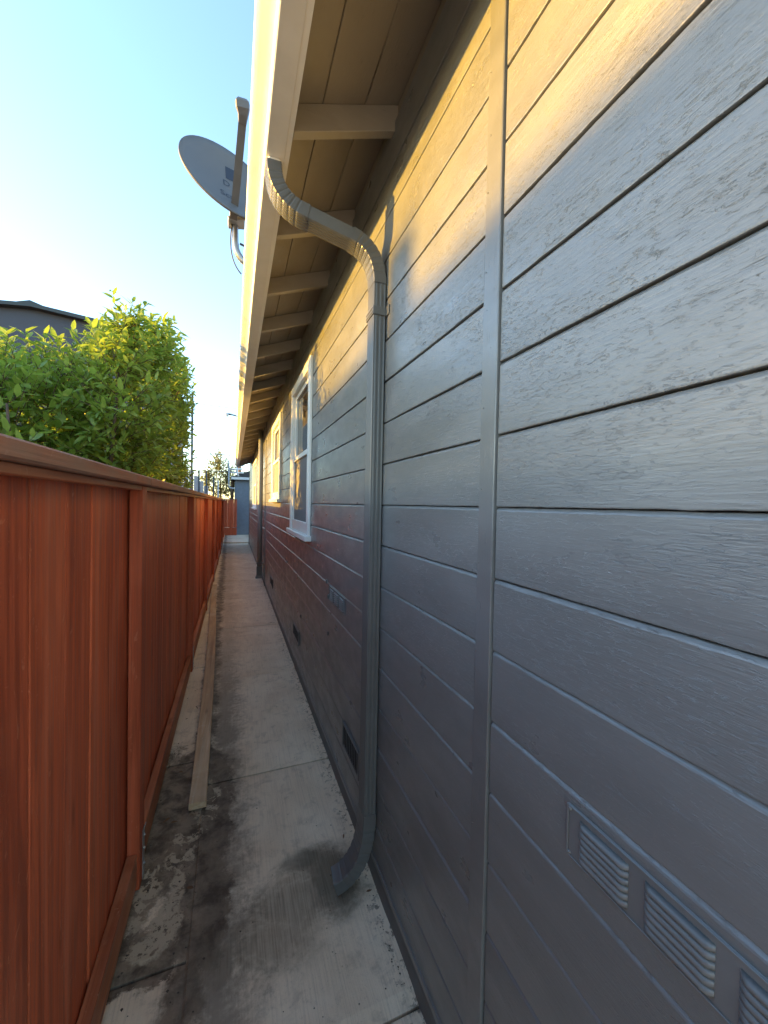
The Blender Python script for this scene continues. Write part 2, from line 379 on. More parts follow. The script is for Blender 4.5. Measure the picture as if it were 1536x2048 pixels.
# ------------------------------------------------------------------ the house
W0 = .600                          # face of the siding
YA, YB = -0.45, 16.4                # ends of the house
house = empty('house', (W0, 0, 0), 'slate grey house with horizontal painted siding, white windows and open eaves', 'house')
PITCH, ZG = .1765, 1.691
zs = [ZG + PITCH * k for k in range(-9, 10)]
WIN = [  # y0 y1 (outer casing), sill bottom, head top
    (3.20, 4.32, 1.375, 2.915), (5.42, 6.62, 1.70, 2.93), (11.3, 13.2, 1.49, 2.93)]
CAS = .085
def opening(wd): return wd[0] + CAS * .6, wd[1] - CAS * .6, wd[2] + .05, wd[3] - CAS * .6
bn = [0]
GAPS = [random.uniform(.0018, .0038) for _ in range(40)]
for k_ in (14, 15, 16, 17): GAPS[k_] = random.uniform(.0010, .0018)
def siding_board(y0, y1, z0, z1, bevel=True):
    gp = GAPS[int(round((z1 - zs[0]) / PITCH))] if bevel else 0
    bn[0] += 1; k = bn[0] * 3.7
    ys = []; y = y0
    while y < y1 - .001:
        ys.append(y); y += .011 if -.2 < y < 1.7 else .03 if y < 2.4 else (.06 if y < 5 else .25)
    ys.append(y1)
    bw = random.uniform(-.0012, .0012); V = []; n = 9
    for y in ys:
        a = mnoise.noise(Vector((y * 2.2, k, 0))) * .0014 + mnoise.noise(Vector((y * 19, k, 5))) * .0009 + mnoise.noise(Vector((y * 70, k, 5))) * .0007
        c = mnoise.noise(Vector((y * 2.7, k, 9))) * .0016 + mnoise.noise(Vector((y * 23, k, 2))) * .0013 + mnoise.noise(Vector((y * 66, k, 2))) * .0011
        d = bw + mnoise.noise(Vector((y * .9, k, 15))) * .0012
        x = W0 + d
        t = z1 - gp
        V += [(.622, y, z0 + .001), (x + .0035, y, z0 + .0005 + a), (x + .0006, y, z0 + .0012 + a), (x, y, z0 + .0034 + a),
              (x - .0004, y, (z0 + z1) / 2), (x, y, t - .0085 + c), (x + .0015, y, t - .0055 + c), (x + .0068, y, t + c * .5), (.622, y, z1 - .0006 if bevel else t)]
    Fc = []
    for i in range(len(ys) - 1):
        for j in range(n): Fc.append((i * n + j, (i + 1) * n + j, (i + 1) * n + (j + 1) % n, i * n + (j + 1) % n))
    Fc += [tuple(range(n)), tuple(range((len(ys) - 1) * n, len(ys) * n))[::-1]]
    o = mk('siding_board', V, Fc, M['siding'], house)
    return o
def spans(y0, y1, z0, z1):
    """cut a course round the window openings"""
    out = [(y0, y1, z0, z1)]
    for wd in WIN:
        a, b_, c, d = opening(wd)
        if d <= z0 or c >= z1: continue
        new = []
        for (p, q, r, s) in out:
            if b_ <= p or a >= q: new.append((p, q, r, s)); continue
            if a > p: new.append((p, a, r, s))
            if b_ < q: new.append((b_, q, r, s))
            if c > r + .02: new.append((max(p, a), min(q, b_), r, c))
            if d < s - .02: new.append((max(p, a), min(q, b_), d, s))
        out = new
    return out
for i in range(len(zs) - 1):
    z0, z1 = zs[i], zs[i + 1]
    siding_board(YA, .7775, z0, z1)
    for a, b_ in ((.850, 8.02), (8.09, YB)):
        for (p, q, r, s) in spans(a, b_, z0, z1): siding_board(p, q, r, s, s == z1)
# dark sheathing behind the boards, with openings left for the windows
bm = bmesh.new()
ycuts = [YA]
for wd in WIN:
    a, b_, c, d = opening(wd)
    add_box(bm, .6225, .66, ycuts[-1], a, -.05, 3.34); add_box(bm, .6225, .66, a, b_, -.05, c); add_box(bm, .6225, .66, a, b_, d, 3.34)
    ycuts.append(b_)
add_box(bm, .6225, .66, ycuts[-1], YB, -.05, 3.34)
from_bm('sheathing', bm, M['foundation'], house)
# other walls, end and floor of the house body
bm = bmesh.new()
add_box(bm, .6615, 8.0, YA, YA + .1, -.05, 3.34); add_box(bm, .6615, 8.0, YB - .1, YB - .001, -.05, 3.34); add_box(bm, 7.9, 8.0, YA + .1, YB - .1, -.05, 3.34)
from_bm('outer_wall', bm, M['render_grey'], house)
# foundation skirt
bm = bmesh.new(); n = 160; rows = []
for i in range(n + 1):
    y = YA + (YB - YA) * i / n; q = mnoise.noise(Vector((y * 5, 1, 2))) * .004
    rows.append([bm.verts.new(p) for p in ((.6224, y, -.06), (.606 + q, y, -.06), (.610 + q, y, .06 + q), (.6135, y, .1018), (.6224, y, .1018))])
for i in range(n):
    for j in range(5): bm.faces.new((rows[i][j], rows[i][(j + 1) % 5], rows[i + 1][(j + 1) % 5], rows[i + 1][j]))
from_bm('foundation_skirt', bm, M['foundation'], house)
box('drip_board', .594, .6055, .853, YB, .112, .137, M['trim'], house, .003)
# battens
def batten(y0, y1, x=.590):
    bm = bmesh.new(); n = 40; rows = []
    for i in range(n + 1):
        z = .02 + 3.27 * i / n; q = mnoise.noise(Vector((z * 1.7, y0, 4))) * .002
        rows.append([bm.verts.new(p) for p in ((.6224, y0 + q, z), (x + .002, y0 + q, z), (x, y0 + .002 + q, z), (x + .004, y1 - .004, z), (.5995, y1, z), (.6224, y1, z))])
    for i in range(n):
        for j in range(6): bm.faces.new((rows[i][j], rows[i][(j + 1) % 6], rows[i + 1][(j + 1) % 6], rows[i + 1][j]))
    bm.faces.new(rows[0]); bm.faces.new(rows[-1][::-1])
    return from_bm('batten', bm, M['trim'], house)
batten(.7815, .8495, .592); batten(8.022, 8.088, .588)
box('corner_board', .585, .6225, YB + .001, YB + .02, 0, 3.3, M['trim'], house)
box('corner_board', .585, .68, YA - .02, YA - .001, 0, 3.3, M['trim'], house)

# windows
def window(wd, lower_screen=True):
    y0, y1, z0, z1 = wd; zt = z0 + .045
    bm = bmesh.new()
    xo, xi = .574, .5985
    add_box(bm, xo, xi, y0, y0 + CAS, zt, z1, .003); add_box(bm, xo, xi, y1 - CAS, y1, zt, z1, .003)
    add_box(bm, xo + .001, xi, y0 + CAS, y1 - CAS, z1 - CAS, z1, .003)
    # jambs back into the wall
    add_box(bm, .5995, .68, y0 + CAS - .022, y0 + CAS, zt, z1 - CAS, .001); add_box(bm, .5995, .68, y1 - CAS, y1 - CAS + .022, zt, z1 - CAS, .001)
    add_box(bm, .5995, .68, y0 + CAS, y1 - CAS, z1 - CAS, z1 - CAS + .022, .001)
    wo = from_bm('window', bm, M['white'], house)
    sl = bmesh.new(); add_box(sl, .545, .62, y0 - .03, y1 + .03, z0, z0 + .045, .004); sill = from_bm('sill', sl, M['white'], wo)
    a, b_ = y0 + CAS, y1 - CAS; zb, zt2 = z0 + .046, z1 - CAS; zm = (zb + zt2) / 2 + .02
    fr = .045
    def sash(x, za, zb_, bot):
        m = bmesh.new()
        add_box(m, x, x + .03, a, a + fr, za, zb_, .003); add_box(m, x, x + .03, b_ - fr, b_, za, zb_, .003)
        add_box(m, x + .001, x + .03, a + fr, b_ - fr, za, za + bot, .003); add_box(m, x + .001, x + .03, a + fr, b_ - fr, zb_ - fr, zb_, .003)
        return from_bm('sash', m, M['white'], wo)
    sash(.612, zm - .02, zt2, .045); sash(.588, zb, zm + .022, .10)
    box('pane', .632, .636, a + fr, b_ - fr, zm + .02, zt2 - fr, M['glass'], wo, 0)
    box('insect_screen' if lower_screen else 'pane', .606, .609, a + fr, b_ - fr, zb + .10, zm - .02, M['screen'], wo, 0)
    box('blind', .70, .71, a - .02, b_ + .02, z0, z1, M['panel'], wo, 0)
    return wo
for wd in WIN: window(wd)

# vents in the siding and foundation
def louvre_vent(y0, y1, z0, z1, groups):
    bm = bmesh.new(); x = .5955
    add_box(bm, x, .5995, y0, y1, z0, z1, .0015)
    v = from_bm('louvre_vent', bm, M['vent_grey'], house)
    gw = (y1 - y0 - .02) / groups
    for g_ in range(groups):
        a = y1 - .018 - gw * (g_ + 1) + .016; b_ = y1 - .018 - gw * g_ - .010
        nl = 6; dz = (z1 - z0 - .024) / nl
        for k in range(nl):
            zb = z0 + .011 + dz * k; V = []; Fc = []
            ny = 19
            for i in range(ny):
                t = i / (ny - 1); y = a + (b_ - a) * t; e = min(1, 9.0 * min(t, 1 - t)) ** .5
                V += [(x - .0002, y, zb), (x - .0005 - .0085 * e, y, zb + .001), (x - .0005 - .007 * e, y, zb + dz * .45), (x - .0002, y, zb + dz * .96)]
            for i in range(ny - 1):
                for j in range(3): Fc.append((i * 4 + j, i * 4 + j + 1, (i + 1) * 4 + j + 1, (i + 1) * 4 + j))
                Fc.append((i * 4 + 3, i * 4, (i + 1) * 4, (i + 1) * 4 + 3))
            mk('louvre', V, Fc, M['vent_grey'], v, True)
    for (yy, zz) in ((y1 - .006, z0 + .006), (y1 - .006, z1 - .007), ((y0 + y1) / 2, z0 + .005)):
        bm = bmesh.new(); bmesh.ops.create_uvsphere(bm, u_segments=8, v_segments=6, radius=.0042, matrix=Matrix.Translation((x, yy, zz)))
        from_bm('nail', bm, M['vent_grey'], v, True)
    box('edge_strip', x - .003, x - .0003, y1 - .004, y1, z0, z1, M['vent_grey'], v, .0008)
    box('edge_strip', x - .003, x - .0003, y0, y1 - .0045, z1 - .003, z1, M['vent_grey'], v, .0008)
    box('edge_strip', x - .003, x - .0003, y0, y1 - .0045, z0, z0 + .003, M['vent_grey'], v, .0008)
louvre_vent(.16, .538, 1.040, 1.136, 3)
louvre_vent(2.10, 2.48, 1.058, 1.154, 3)
def crawl_vent(y0, y1, z0, z1):
    bm = bmesh.new(); x0, x1 = .588, .5985; t = .016
    add_box(bm, x0, x1, y0, y0 + t, z0, z1, .002); add_box(bm, x0, x1, y1 - t, y1, z0, z1, .002)
    add_box(bm, x0 + .001, x1, y0 + t, y1 - t, z0, z0 + t, .002); add_box(bm, x0 + .001, x1, y0 + t, y1 - t, z1 - t, z1, .002)
    v = from_bm('crawl_vent', bm, M['metal_grey'], house)
    box('opening_shade', .594, .5984, y0 + t, y1 - t, z0 + t, z1 - t, M['dark'], v, 0)  # solid black sheet, painted shade of the open vent
    bm = bmesh.new()
    for k in range(1, 9):
        y = y0 + t + (y1 - y0 - 2 * t) * k / 9; add_box(bm, .5925, .594, y - .0012, y + .0012, z0 + t, z1 - t)
    from_bm('grille', bm, M['metal_grey'], v)
crawl_vent(1.78, 2.09, .325, .465); crawl_vent(3.66, 4.03, .335, .465); crawl_vent(6.3, 6.7, .33, .47)
# small fittings on the wall: paint-covered cable clips and nail heads
for (y, z) in ((2.56, 1.165), (2.50, 1.075), (3.6, .64), (2.5, .83), (4.6, 1.0)):
    bm = bmesh.new(); add_box(bm, .588, .5995, y - .009, y + .009, z - .014, z + .014, .004); from_bm('cable_clip', bm, M['metal_grey'], house)
bm = bmesh.new()
for k in range(len(zs) - 1):
    for s in (.805, .835):
        bmesh.ops.create_uvsphere(bm, u_segments=6, v_segments=4, radius=random.uniform(.0008, .0018), matrix=Matrix.Translation((.5945, s + random.uniform(-.008, .008), zs[k] + random.uniform(.02, .16))))
from_bm('nail_heads', bm, M['trim'], house, True)

# eaves: rafters, deck boards, gutter, roof
SL = .372
def zr(x): return 3.07 + (x - .172) * SL        # rafter underside
ry = 1.515 - .605 * 3
while ry < YB - .1:
    V = []
    for x, d in ((.1935, 0), (.85, 0), (.85, .105), (.1935, .105)):
        for s in (-.019, .019): V.append((x, ry + s, zr(x) + d))
    V[6] = (.1935, ry - .019, zr(.1935) + .105); V[7] = (.1935, ry + .019, zr(.1935) + .105)
    bm = bmesh.new(); vv = [bm.verts.new(p) for p in V]
    for q in ((0, 1, 3, 2), (2, 3, 5, 4), (4, 5, 7, 6), (6, 7, 1, 0), (0, 2, 4, 6), (1, 7, 5, 3)): bm.faces.new([vv[i] for i in q])
    bmesh.ops.bevel(bm, geom=list(bm.edges), offset=.002, segments=1, affect='EDGES')
    from_bm('rafter', bm, M['rafter'], house)
    # blocking between the rafters over the wall
    x0 = .612
    V = [(x0, ry + .0195, zr(x0) - .03), (x0 + .038, ry + .0195, zr(x0) - .03), (x0 + .038, ry + .5855, zr(x0) - .03), (x0, ry + .5855, zr(x0) - .03)]
    V += [(p[0], p[1], zr(p[0]) + .104) for p in V]
    if ry + .6 < YB: mk('blocking', V, [(3, 2, 1, 0), (4, 5, 6, 7), (0, 1, 5, 4), (1, 2, 6, 5), (2, 3, 7, 6), (3, 0, 4, 7)], M['eave'], house)
    ry += .605
def zd(x): return zr(x) + .106
xs_ = [.172, .300, .470, .640, .815]
for a, b_ in zip(xs_, xs_[1:]):
    n = 120; bm = bmesh.new(); rows = []; kk = a * 40
    for i in range(n + 1):
        y = YA + (YB - YA) * i / n; q = mnoise.noise(Vector((y * 4, kk, 0))) * .0022; q2 = mnoise.noise(Vector((y * 4, kk + 5, 0))) * .0022
        p0, p1 = a + .0008 + q, b_ - .0008 + q2
        rows.append([bm.verts.new(p) for p in ((p0, y, zd(p0) + .003), (p0 + .003, y, zd(p0)), (p1 - .003, y, zd(p1)), (p1, y, zd(p1) + .003), (p1, y, zd(p1) + .019), (p0, y, zd(p0) + .019))])
    for i in range(n):
        for j in range(6): bm.faces.new((rows[i][j], rows[i][(j + 1) % 6], rows[i + 1][(j + 1) % 6], rows[i + 1][j]))
    bm.faces.new(rows[0]); bm.faces.new(rows[-1][::-1])
    from_bm('soffit_board', bm, M['eave'], house)
RX = 4.3
prism('roof', [(.125, zd(.125) + .021), (.125, zd(.125) + .032), (RX, zd(RX) + .032), (8.5, zd(.1)), (8.5, zd(.1) - .02), (RX, zd(RX) + .01)], YA - .15, YB + .15, M['roof'], house)
prism('fascia', [(.1735, 3.075), (.1925, 3.075), (.1925, 3.165), (.1735, 3.165)], YA - .1, YB + .1, M['white'], house)
go = [(.1725, 3.19), (.1725, 3.07), (.106, 3.07), (.101, 3.074), (.100, 3.096), (.094, 3.108), (.078, 3.122), (.058, 3.132), (.046, 3.142), (.041, 3.153), (.041, 3.176), (.049, 3.180), (.057, 3.176)]
gi = [(.0555, 3.1745), (.049, 3.1775), (.0428, 3.1745), (.0428, 3.1535), (.0475, 3.1435), (.059, 3.134), (.079, 3.124), (.0957, 3.1095), (.1018, 3.0965), (.1028, 3.0755), (.107, 3.0718), (.1708, 3.0718), (.1708, 3.19)]
gut = prism('gutter', go + gi, YA - .12, YB + .12, M['white_metal'], house)
for f_ in gut.data.polygons:
    f_.use_smooth = len(f_.vertices) == 4 and abs(f_.normal.z) < .96
for y in (4.6, 11.1):
    prism('gutter_joint', [(p[0] - .0012 if p[0] < .17 else p[0], p[1] - .0012) for p in go] + [(p[0], p[1]) for p in gi], y, y + .05, M['white_metal'], gut)

# main downspout: ribbed rectangular pipe with three crimped elbows
HW, HD = .042, .0285
def ds_profile(k=1.0, ribs=True, sides=.7):
    pr = []
    def edge(p, q, nr, dep, out):
        for i in range(nr):
            for (t, d) in ((0, 0), (.35, 0), (.5, dep), (.85, dep)):
                tt = (i + t) / nr
                if i == 0 and t == 0: tt = .06
                pr.append((p[0] + (q[0] - p[0]) * tt + out[0] * d, p[1] + (q[1] - p[1]) * tt + out[1] * d))
    a, b_ = HW * k, HD * k; dep = -.0022 if ribs else 0
    edge((-a, -b_), (a, -b_), 6, dep, (0, -1)); edge((a, -b_), (a, b_), 3, dep * sides, (1, 0))
    edge((a, b_), (-a, b_), 6, dep, (0, 1)); edge((-a, b_), (-a, -b_), 3, dep * sides, (-1, 0))
    return pr
def ribbed(name, path, parent, k=1.0, crimps=None, caps=True, ribs=True, sides=.7):
    pr = ds_profile(k, ribs, sides); sc_ = crimps
    V, Fc = sweep(path, pr, Vector((0, 1, 0)), sc_, caps)
    bm = bmesh.new(); vv = [bm.verts.new(p) for p in V]
    for q in Fc: bm.faces.new([vv[i] for i in q])
    return from_bm(name, bm, M['metal_grey'], parent)
def crimped(p0, p1, p2, n=9):
    """bent path with a crimp at every step"""
    pts, scs = [], []
    base = bez(p0, p1, p2, n * 4)
    for i, p in enumerate(base):
        pts.append(p); ph = i % 4
        scs.append(.95 if (ph == 2 and 4 < i < n * 4 - 4) else 1.0)
    return pts, scs
XP = .5685; YP = 1.590
dsp = ribbed('downspout', [Vector((XP, YP, 2.66)), Vector((XP, YP, 1.9)), Vector((XP, YP, 1.1)), Vector((XP, YP, .30))], house)
p, s = crimped((.134, 1.652, 3.045), (.137, 1.648, 2.90), (.275, 1.632, 2.872)); ribbed('elbow', p, dsp, 1.06, s, sides=.0)
ribbed('offset_pipe', [Vector((.262, 1.633, 2.875)), Vector((.36, 1.62, 2.845)), Vector((.462, 1.606, 2.814))], dsp, .985, sides=0)
p, s = crimped((.45, 1.608, 2.818), (.566, 1.592, 2.78), (XP, YP, 2.63)); ribbed('elbow', p, dsp, 1.06, s, sides=.0)
p, s = crimped((XP, YP, .34), (XP, YP, .085), (.428, YP + .014, .045)); ribbed('elbow', p, dsp, 1.035, s, ribs=False)
box('outlet', .112, .160, 1.622, 1.682, 3.0405, 3.0695, M['white_metal'], dsp, .004)
bm = bmesh.new()
add_box(bm, XP - .032, XP - .0285, YP - .047, YP + .047, 2.495, 2.530, .001)
for s in (-1, 1):
    ya, yb = sorted((YP + s * .0435, YP + s * .047)); add_box(bm, XP - .0284, .5985, ya, yb, 2.495, 2.530, .001)
    ya, yb = sorted((YP + s * .0475, YP + s * .078)); add_box(bm, .5945, .598, ya, yb, 2.493, 2.532, .001)
from_bm('strap', bm, M['metal_grey'], dsp)
for z in (2.505, 2.52):
    box('strap_rib', XP - .0345, XP - .0325, YP - .044, YP + .044, z - .003, z + .003, M['metal_grey'], dsp, .0008)

# round stack further along the wall
stack = tube('vent_stack', [Vector((.525, 8.5, z)) for z in (.33, 1.2, 2.2, 3.2)], .050, M['stack'], house, 20)
bm = bmesh.new()
V = []
for z, k in ((.10, .078), (.115, .072), (.16, .056), (.34, .056)):
    V.append([bm.verts.new((.525 + sx * k, 8.5 + sy * k, z)) for sx, sy in ((-1, -1), (1, -1), (1, 1), (-1, 1))])
for i in range(3):
    for j in range(4): bm.faces.new((V[i][j], V[i][(j + 1) % 4], V[i + 1][(j + 1) % 4], V[i + 1][j]))
bm.faces.new(V[0][::-1]); bm.faces.new(V[3])
from_bm('boot', bm, M['metal_grey'], stack)
box('strap', .465, .5985, 8.443, 8.557, .40, .425, M['metal_grey'], stack, .002)

# ------------------------------------------------------------------ red fence along the alley
XF = -.412
fence = empty('fence', (XF, 0, 0), 'long red stained wooden fence with flat cap running along the walkway', 'fence')
posts = [1.90 + 2.30 * k for k in range(-1, 9)]
PW = .089
sy = 1.056 - .193 * 8
proto_h = {}
def fence_board(y0, y1, z0=-.02, z1=1.750):
    dx = random.uniform(-.0045, .0045); tl = random.uniform(-.002, .002); n = 12; rows = []
    bm = bmesh.new(); k = y0 * 11
    cup = random.uniform(-.0015, .0015)
    for i in range(n + 1):
        z = z0 + (z1 - z0) * i / n; q = mnoise.noise(Vector((z * 1.4, k, 0))) * .0016
        a, b_ = y0 + .0026 + q, y1 - .0026 + mnoise.noise(Vector((z * 1.4, k, 7))) * .0014
        x = XF + dx + tl * (z - 1); m_ = (a + b_) / 2
        rows.append([bm.verts.new(p) for p in ((x - .017, a, z), (x - .002, a, z), (x, a + .002, z), (x + cup, m_, z), (x, b_ - .002, z), (x - .002, b_, z), (x - .017, b_, z))])
    for i in range(n):
        for j in range(7): bm.faces.new((rows[i][j], rows[i][(j + 1) % 7], rows[i + 1][(j + 1) % 7], rows[i + 1][j]))
    bm.faces.new(rows[0]); bm.faces.new(rows[-1][::-1])
    return from_bm('board', bm, M['fence'], fence)
YE = 19.9
y = sy
while y < YE:
    b_ = min(y + .193, YE); fence_board(y, b_); y += .193
for k, py in enumerate(posts):
    if py > YE: continue
    box('post', XF + .0035, XF + .052, py, py + PW, .0, 1.7515, M['fence_post'], fence, .003)
    nxt = posts[k + 1] if k + 1 < len(posts) else YE
    box('top_rail', XF + .004, XF + .0505, py + PW + .001, min(nxt, YE) - .001, 1.7315, 1.7515, M['fence_rail'], fence, .002)
    box('bottom_rail', XF + .004, XF + .0425, py + PW + .001, min(nxt, YE) - .001, .03, .165, M['fence_rail'], fence, .003)
    box('cap_board', -.522, -.336, py + .045 + .001, min(nxt, YE) + .045 - .001, 1.7525, 1.7905, M['cap'], fence, .005)
box('light_stop_panel', XF - .0235, XF - .0225, -.48, YE, 0, 1.749, M['fence_post'], fence, 0)  # added sheet that keeps sun from leaking through the board gaps
box('back_rail', XF - .062, XF - .024, -.48, YE, .35, .44, M['fence_rail'], fence); box('back_rail', XF - .062, XF - .024, -.48, YE, 1.45, 1.54, M['fence_rail'], fence)
for py in posts[1:5]:
    bm = bmesh.new(); add_box(bm, XF + .0525, XF + .0555, py + .05, py + .085, .0, .21, .0008)
    add_box(bm, XF + .0535, XF + .0575, py + .05, py + .085, .21, .235, .0015, Matrix.Rotation(R(25), 3, 'Y'))
    br = from_bm('post_bracket', bm, M['galv'], fence)
    for z in (.06, .13, .19):
        m = bmesh.new(); bmesh.ops.create_uvsphere(m, u_segments=8, v_segments=6, radius=.006, matrix=Matrix.Translation((XF + .0565, py + .068, z))); from_bm('bolt', m, M['galv'], br, True)
# end panel that closes the alley
gate = empty('end_fence', (-.1, 20.6, 0), 'short red board fence closing the far end of the walkway', 'fence')
for k in range(4):
    a = -.40 + .14 * k; box('board', a + .002, a + .138, 20.0 + .004 * (k % 2), 20.02 + .004 * (k % 2), .46, 1.80, M['fence'], gate, .002)
box('kick_board', -.40, .16, 19.985, 20.018, .08, .445, M['fence_post'], gate, .003)
box('top_cap', -.41, .165, 19.96, 20.05, 1.803, 1.84, M['cap'], gate, .003)

# loose plank on the ground
bm = bmesh.new(); n = 60; rows = []
for i in range(n + 1):
    t = i / n; y = 2.29 + 6.0 * t; x = -.163 - .155 * t + .012 * math.sin(t * 5); z = .006 + .004 * math.sin(t * 7) + .004
    q = mnoise.noise(Vector((y * 3, 0, 8))) * .0015
    rows.append([bm.verts.new(pp) for pp in ((x - .044 + q, y, z), (x - .044 + q, y, z + .034), (x - .041, y, z + .037), (x + .041, y, z + .037), (x + .044 - q, y, z + .034), (x + .044 - q, y, z))])
for i in range(n):
    for j in range(6): bm.faces.new((rows[i][j], rows[i][(j + 1) % 6], rows[i + 1][(j + 1) % 6], rows[i + 1][j]))
bm.faces.new(rows[0]); bm.faces.new(rows[-1][::-1])
pl = from_bm('loose_plank', bm, M['plank']); tag(pl, 'long weathered wooden plank lying on the ground beside the fence', 'plank')

# ------------------------------------------------------------------ satellite dish on the roof edge
dish = empty('satellite_dish', (.10, 2.72, 3.17), 'grey satellite dish on a curved mast at the roof edge', 'satellite dish')
C = Vector((-.035, 2.60, 3.672)); N = Vector((.295, -.888, .353)).normalized()
u = Vector((0, 0, 1)).cross(N).normalized(); v = N.cross(u); sk = -.53
ua = u * math.cos(sk) + v * math.sin(sk); va = v * math.cos(sk) - u * math.sin(sk)
V, Fc = [], []; nr, na = 8, 56; ra, rb, dep = .30, .265, .055
for side in (0, 1):
    for i in range(nr + 1):
        r = i / nr
        for j in range(na):
            t = 2 * math.pi * j / na
            P = C + (ua * math.cos(t) * ra + va * math.sin(t) * rb) * r + N * (dep * (r * r - 1) - (.012 if side else 0))
            V.append(tuple(P))
def rid(s, i, j): return s * (nr + 1) * na + i * na + j % na
for s in (0, 1):
    for i in range(nr):
        for j in range(na):
            q = (rid(s, i, j), rid(s, i, j + 1), rid(s, i + 1, j + 1), rid(s, i + 1, j)); Fc.append(q if s == 0 else q[::-1])
for j in range(na): Fc.append((rid(0, nr, j), rid(0, nr, j + 1), rid(1, nr, j + 1), rid(1, nr, j)))
bm = bmesh.new(); vv = [bm.verts.new(q) for q in V]
for q in Fc: bm.faces.new([vv[i] for i in q])
bmesh.ops.remove_doubles(bm, verts=bm.verts, dist=1e-5)
refl = from_bm('reflector', bm, M['dish'], dish, True)
def dish_pt(a, b_, lift=.0015):
    r2 = (a / ra) ** 2 + (b_ / rb) ** 2
    return C + ua * a + va * b_ + N * (dep * (r2 - 1) + lift)
# axes of the print, seen upright from the walkway
pu, pv = u, v
def print_pt(a, b_, lift=.0015):
    w_ = pu * a + pv * b_; return dish_pt(w_.dot(ua), w_.dot(va), lift)
def ink_poly(name, pts, faces, parent):
    mk(name, [tuple(print_pt(*q)) for q in pts], faces, M['ink'], parent)
sq = [(-.012 + .08 * i / 4, .075 + .085 * j / 4) for j in range(5) for i in range(5)]
ink_poly('emblem', sq, [(j * 5 + i, j * 5 + i + 1, j * 5 + i + 6, j * 5 + i + 5) for j in range(4) for i in range(4)], refl)
def letters(txt, a0, b0, size, name):
    cu = bpy.data.curves.new(name, 'FONT'); cu.body = txt; cu.size = size; cu.resolution_u = 3
    to = bpy.data.objects.new(name + '_tmp', cu); col.objects.link(to)
    bpy.context.view_layer.update()
    me = bpy.data.meshes.new_from_object(to.evaluated_get(bpy.context.evaluated_depsgraph_get()))
    pts = [(a0 + q.co.x, b0 + q.co.y) for q in me.vertices]; fcs = [tuple(f_.vertices) for f_ in me.polygons]
    bpy.data.objects.remove(to); bpy.data.curves.remove(cu); bpy.data.meshes.remove(me)
    ink_poly(name, pts, fcs, refl)
letters('D I', -.035, .012, .062, 'lettering'); letters('Sca', -.062, -.095, .066, 'lettering')
# arm, feed, mount and mast
A0 = Vector((-.022, 2.655, 3.475)); A1 = Vector((.022, 2.31, 3.80))
t = (A1 - A0).normalized(); V, Fc = sweep([A0, A0.lerp(A1, .5) + Vector((0, 0, -.008)), A1], [(-.021, -.008), (.021, -.008), (.021, .008), (-.021, .008)], Vector((1, 0, 0)))
mk('arm', V, Fc, M['dish_arm'], dish)
bm = bmesh.new()
prv = [(-.03, -.02), (.03, -.02), (.036, .0), (.03, .024), (-.03, .024), (-.036, 0)]
V, Fc = sweep([A1 - t * .02, A1 + t * .015, A1 + t * .035 + Vector((-.004, 0, .006)), A1 + t * .055 + Vector((-.008, .01, .018)), A1 + t * .062 + Vector((-.01, .018, .03))], prv, Vector((1, 0, 0)), [.6, .75, 1, 1.05, .7])
mk('feed_horn', V, Fc, M['dish_arm'], dish)
bm = bmesh.new()
add_box(bm, -.055, .045, 2.655, 2.745, 3.475, 3.50, .003, Matrix.Rotation(R(-12), 3, 'Y')); add_box(bm, -.045, -.035, 2.66, 2.75, 3.50, 3.60, .002); add_box(bm, .028, .038, 2.66, 2.75, 3.50, 3.60, .002)
add_box(bm, -.045, .06, 2.70, 2.712, 3.52, 3.66, .002)
from_bm('mount', bm, M['galv'], dish)
mp = [Vector((-.012, 2.715, 3.53)), Vector((-.012, 2.715, 3.45)), Vector((-.010, 2.715, 3.38))] + bez((-.010, 2.715, 3.36), (0.0, 2.715, 3.265), (.10, 2.715, 3.235), 8)[1:] + [Vector((.155, 2.715, 3.232))]
tube('mast', mp, .021, M['galv'], dish, 14)
tube('strut', [Vector((.02, 2.715, 3.37)), Vector((.12, 2.70, 3.33)), Vector((.24, 2.68, 3.285))], .007, M['steel_dark'], dish, 8)
bm = bmesh.new(); add_box(bm, .13, .26, 2.64, 2.79, 3.222, 3.23, .001, Matrix.Rotation(-math.atan(SL), 3, 'Y')); from_bm('foot_plate', bm, M['galv'], dish)
tube('cable', bez((-.03, 2.70, 3.47), (-.06, 2.72, 3.26), (.03, 2.72, 3.18), 10), .004, M['wire'], dish, 6)

# ------------------------------------------------------------------ foliage
def leaf_shape(L, Wd, curl):
    """leaf along +X, folded along its rib: 3 stations"""
    return [(0, 0, 0), (L * .32, Wd * .5, curl * .3), (L * .32, 0, -Wd * .10), (L * .32, -Wd * .5, curl * .3),
            (L * .7, Wd * .40, -curl * .4), (L * .7, 0, -Wd * .10 - curl * .3), (L * .7, -Wd * .40, -curl * .4), (L, 0, -curl * 1.2)]
LF = [(0, 2, 1), (0, 3, 2), (1, 2, 5, 4), (2, 3, 6, 5), (4, 5, 7), (5, 6, 7)]
def frame(d, roll_):
    d = d.normalized(); s = d.cross(Vector((0, 0, 1)))
    if s.length < 1e-3: s = Vector((1, 0, 0))
    s.normalize(); n_ = s.cross(d)
    c_, q = math.cos(roll_), math.sin(roll_)
    return Matrix((d, s * c_ + n_ * q, n_ * c_ - s * q)).transposed()
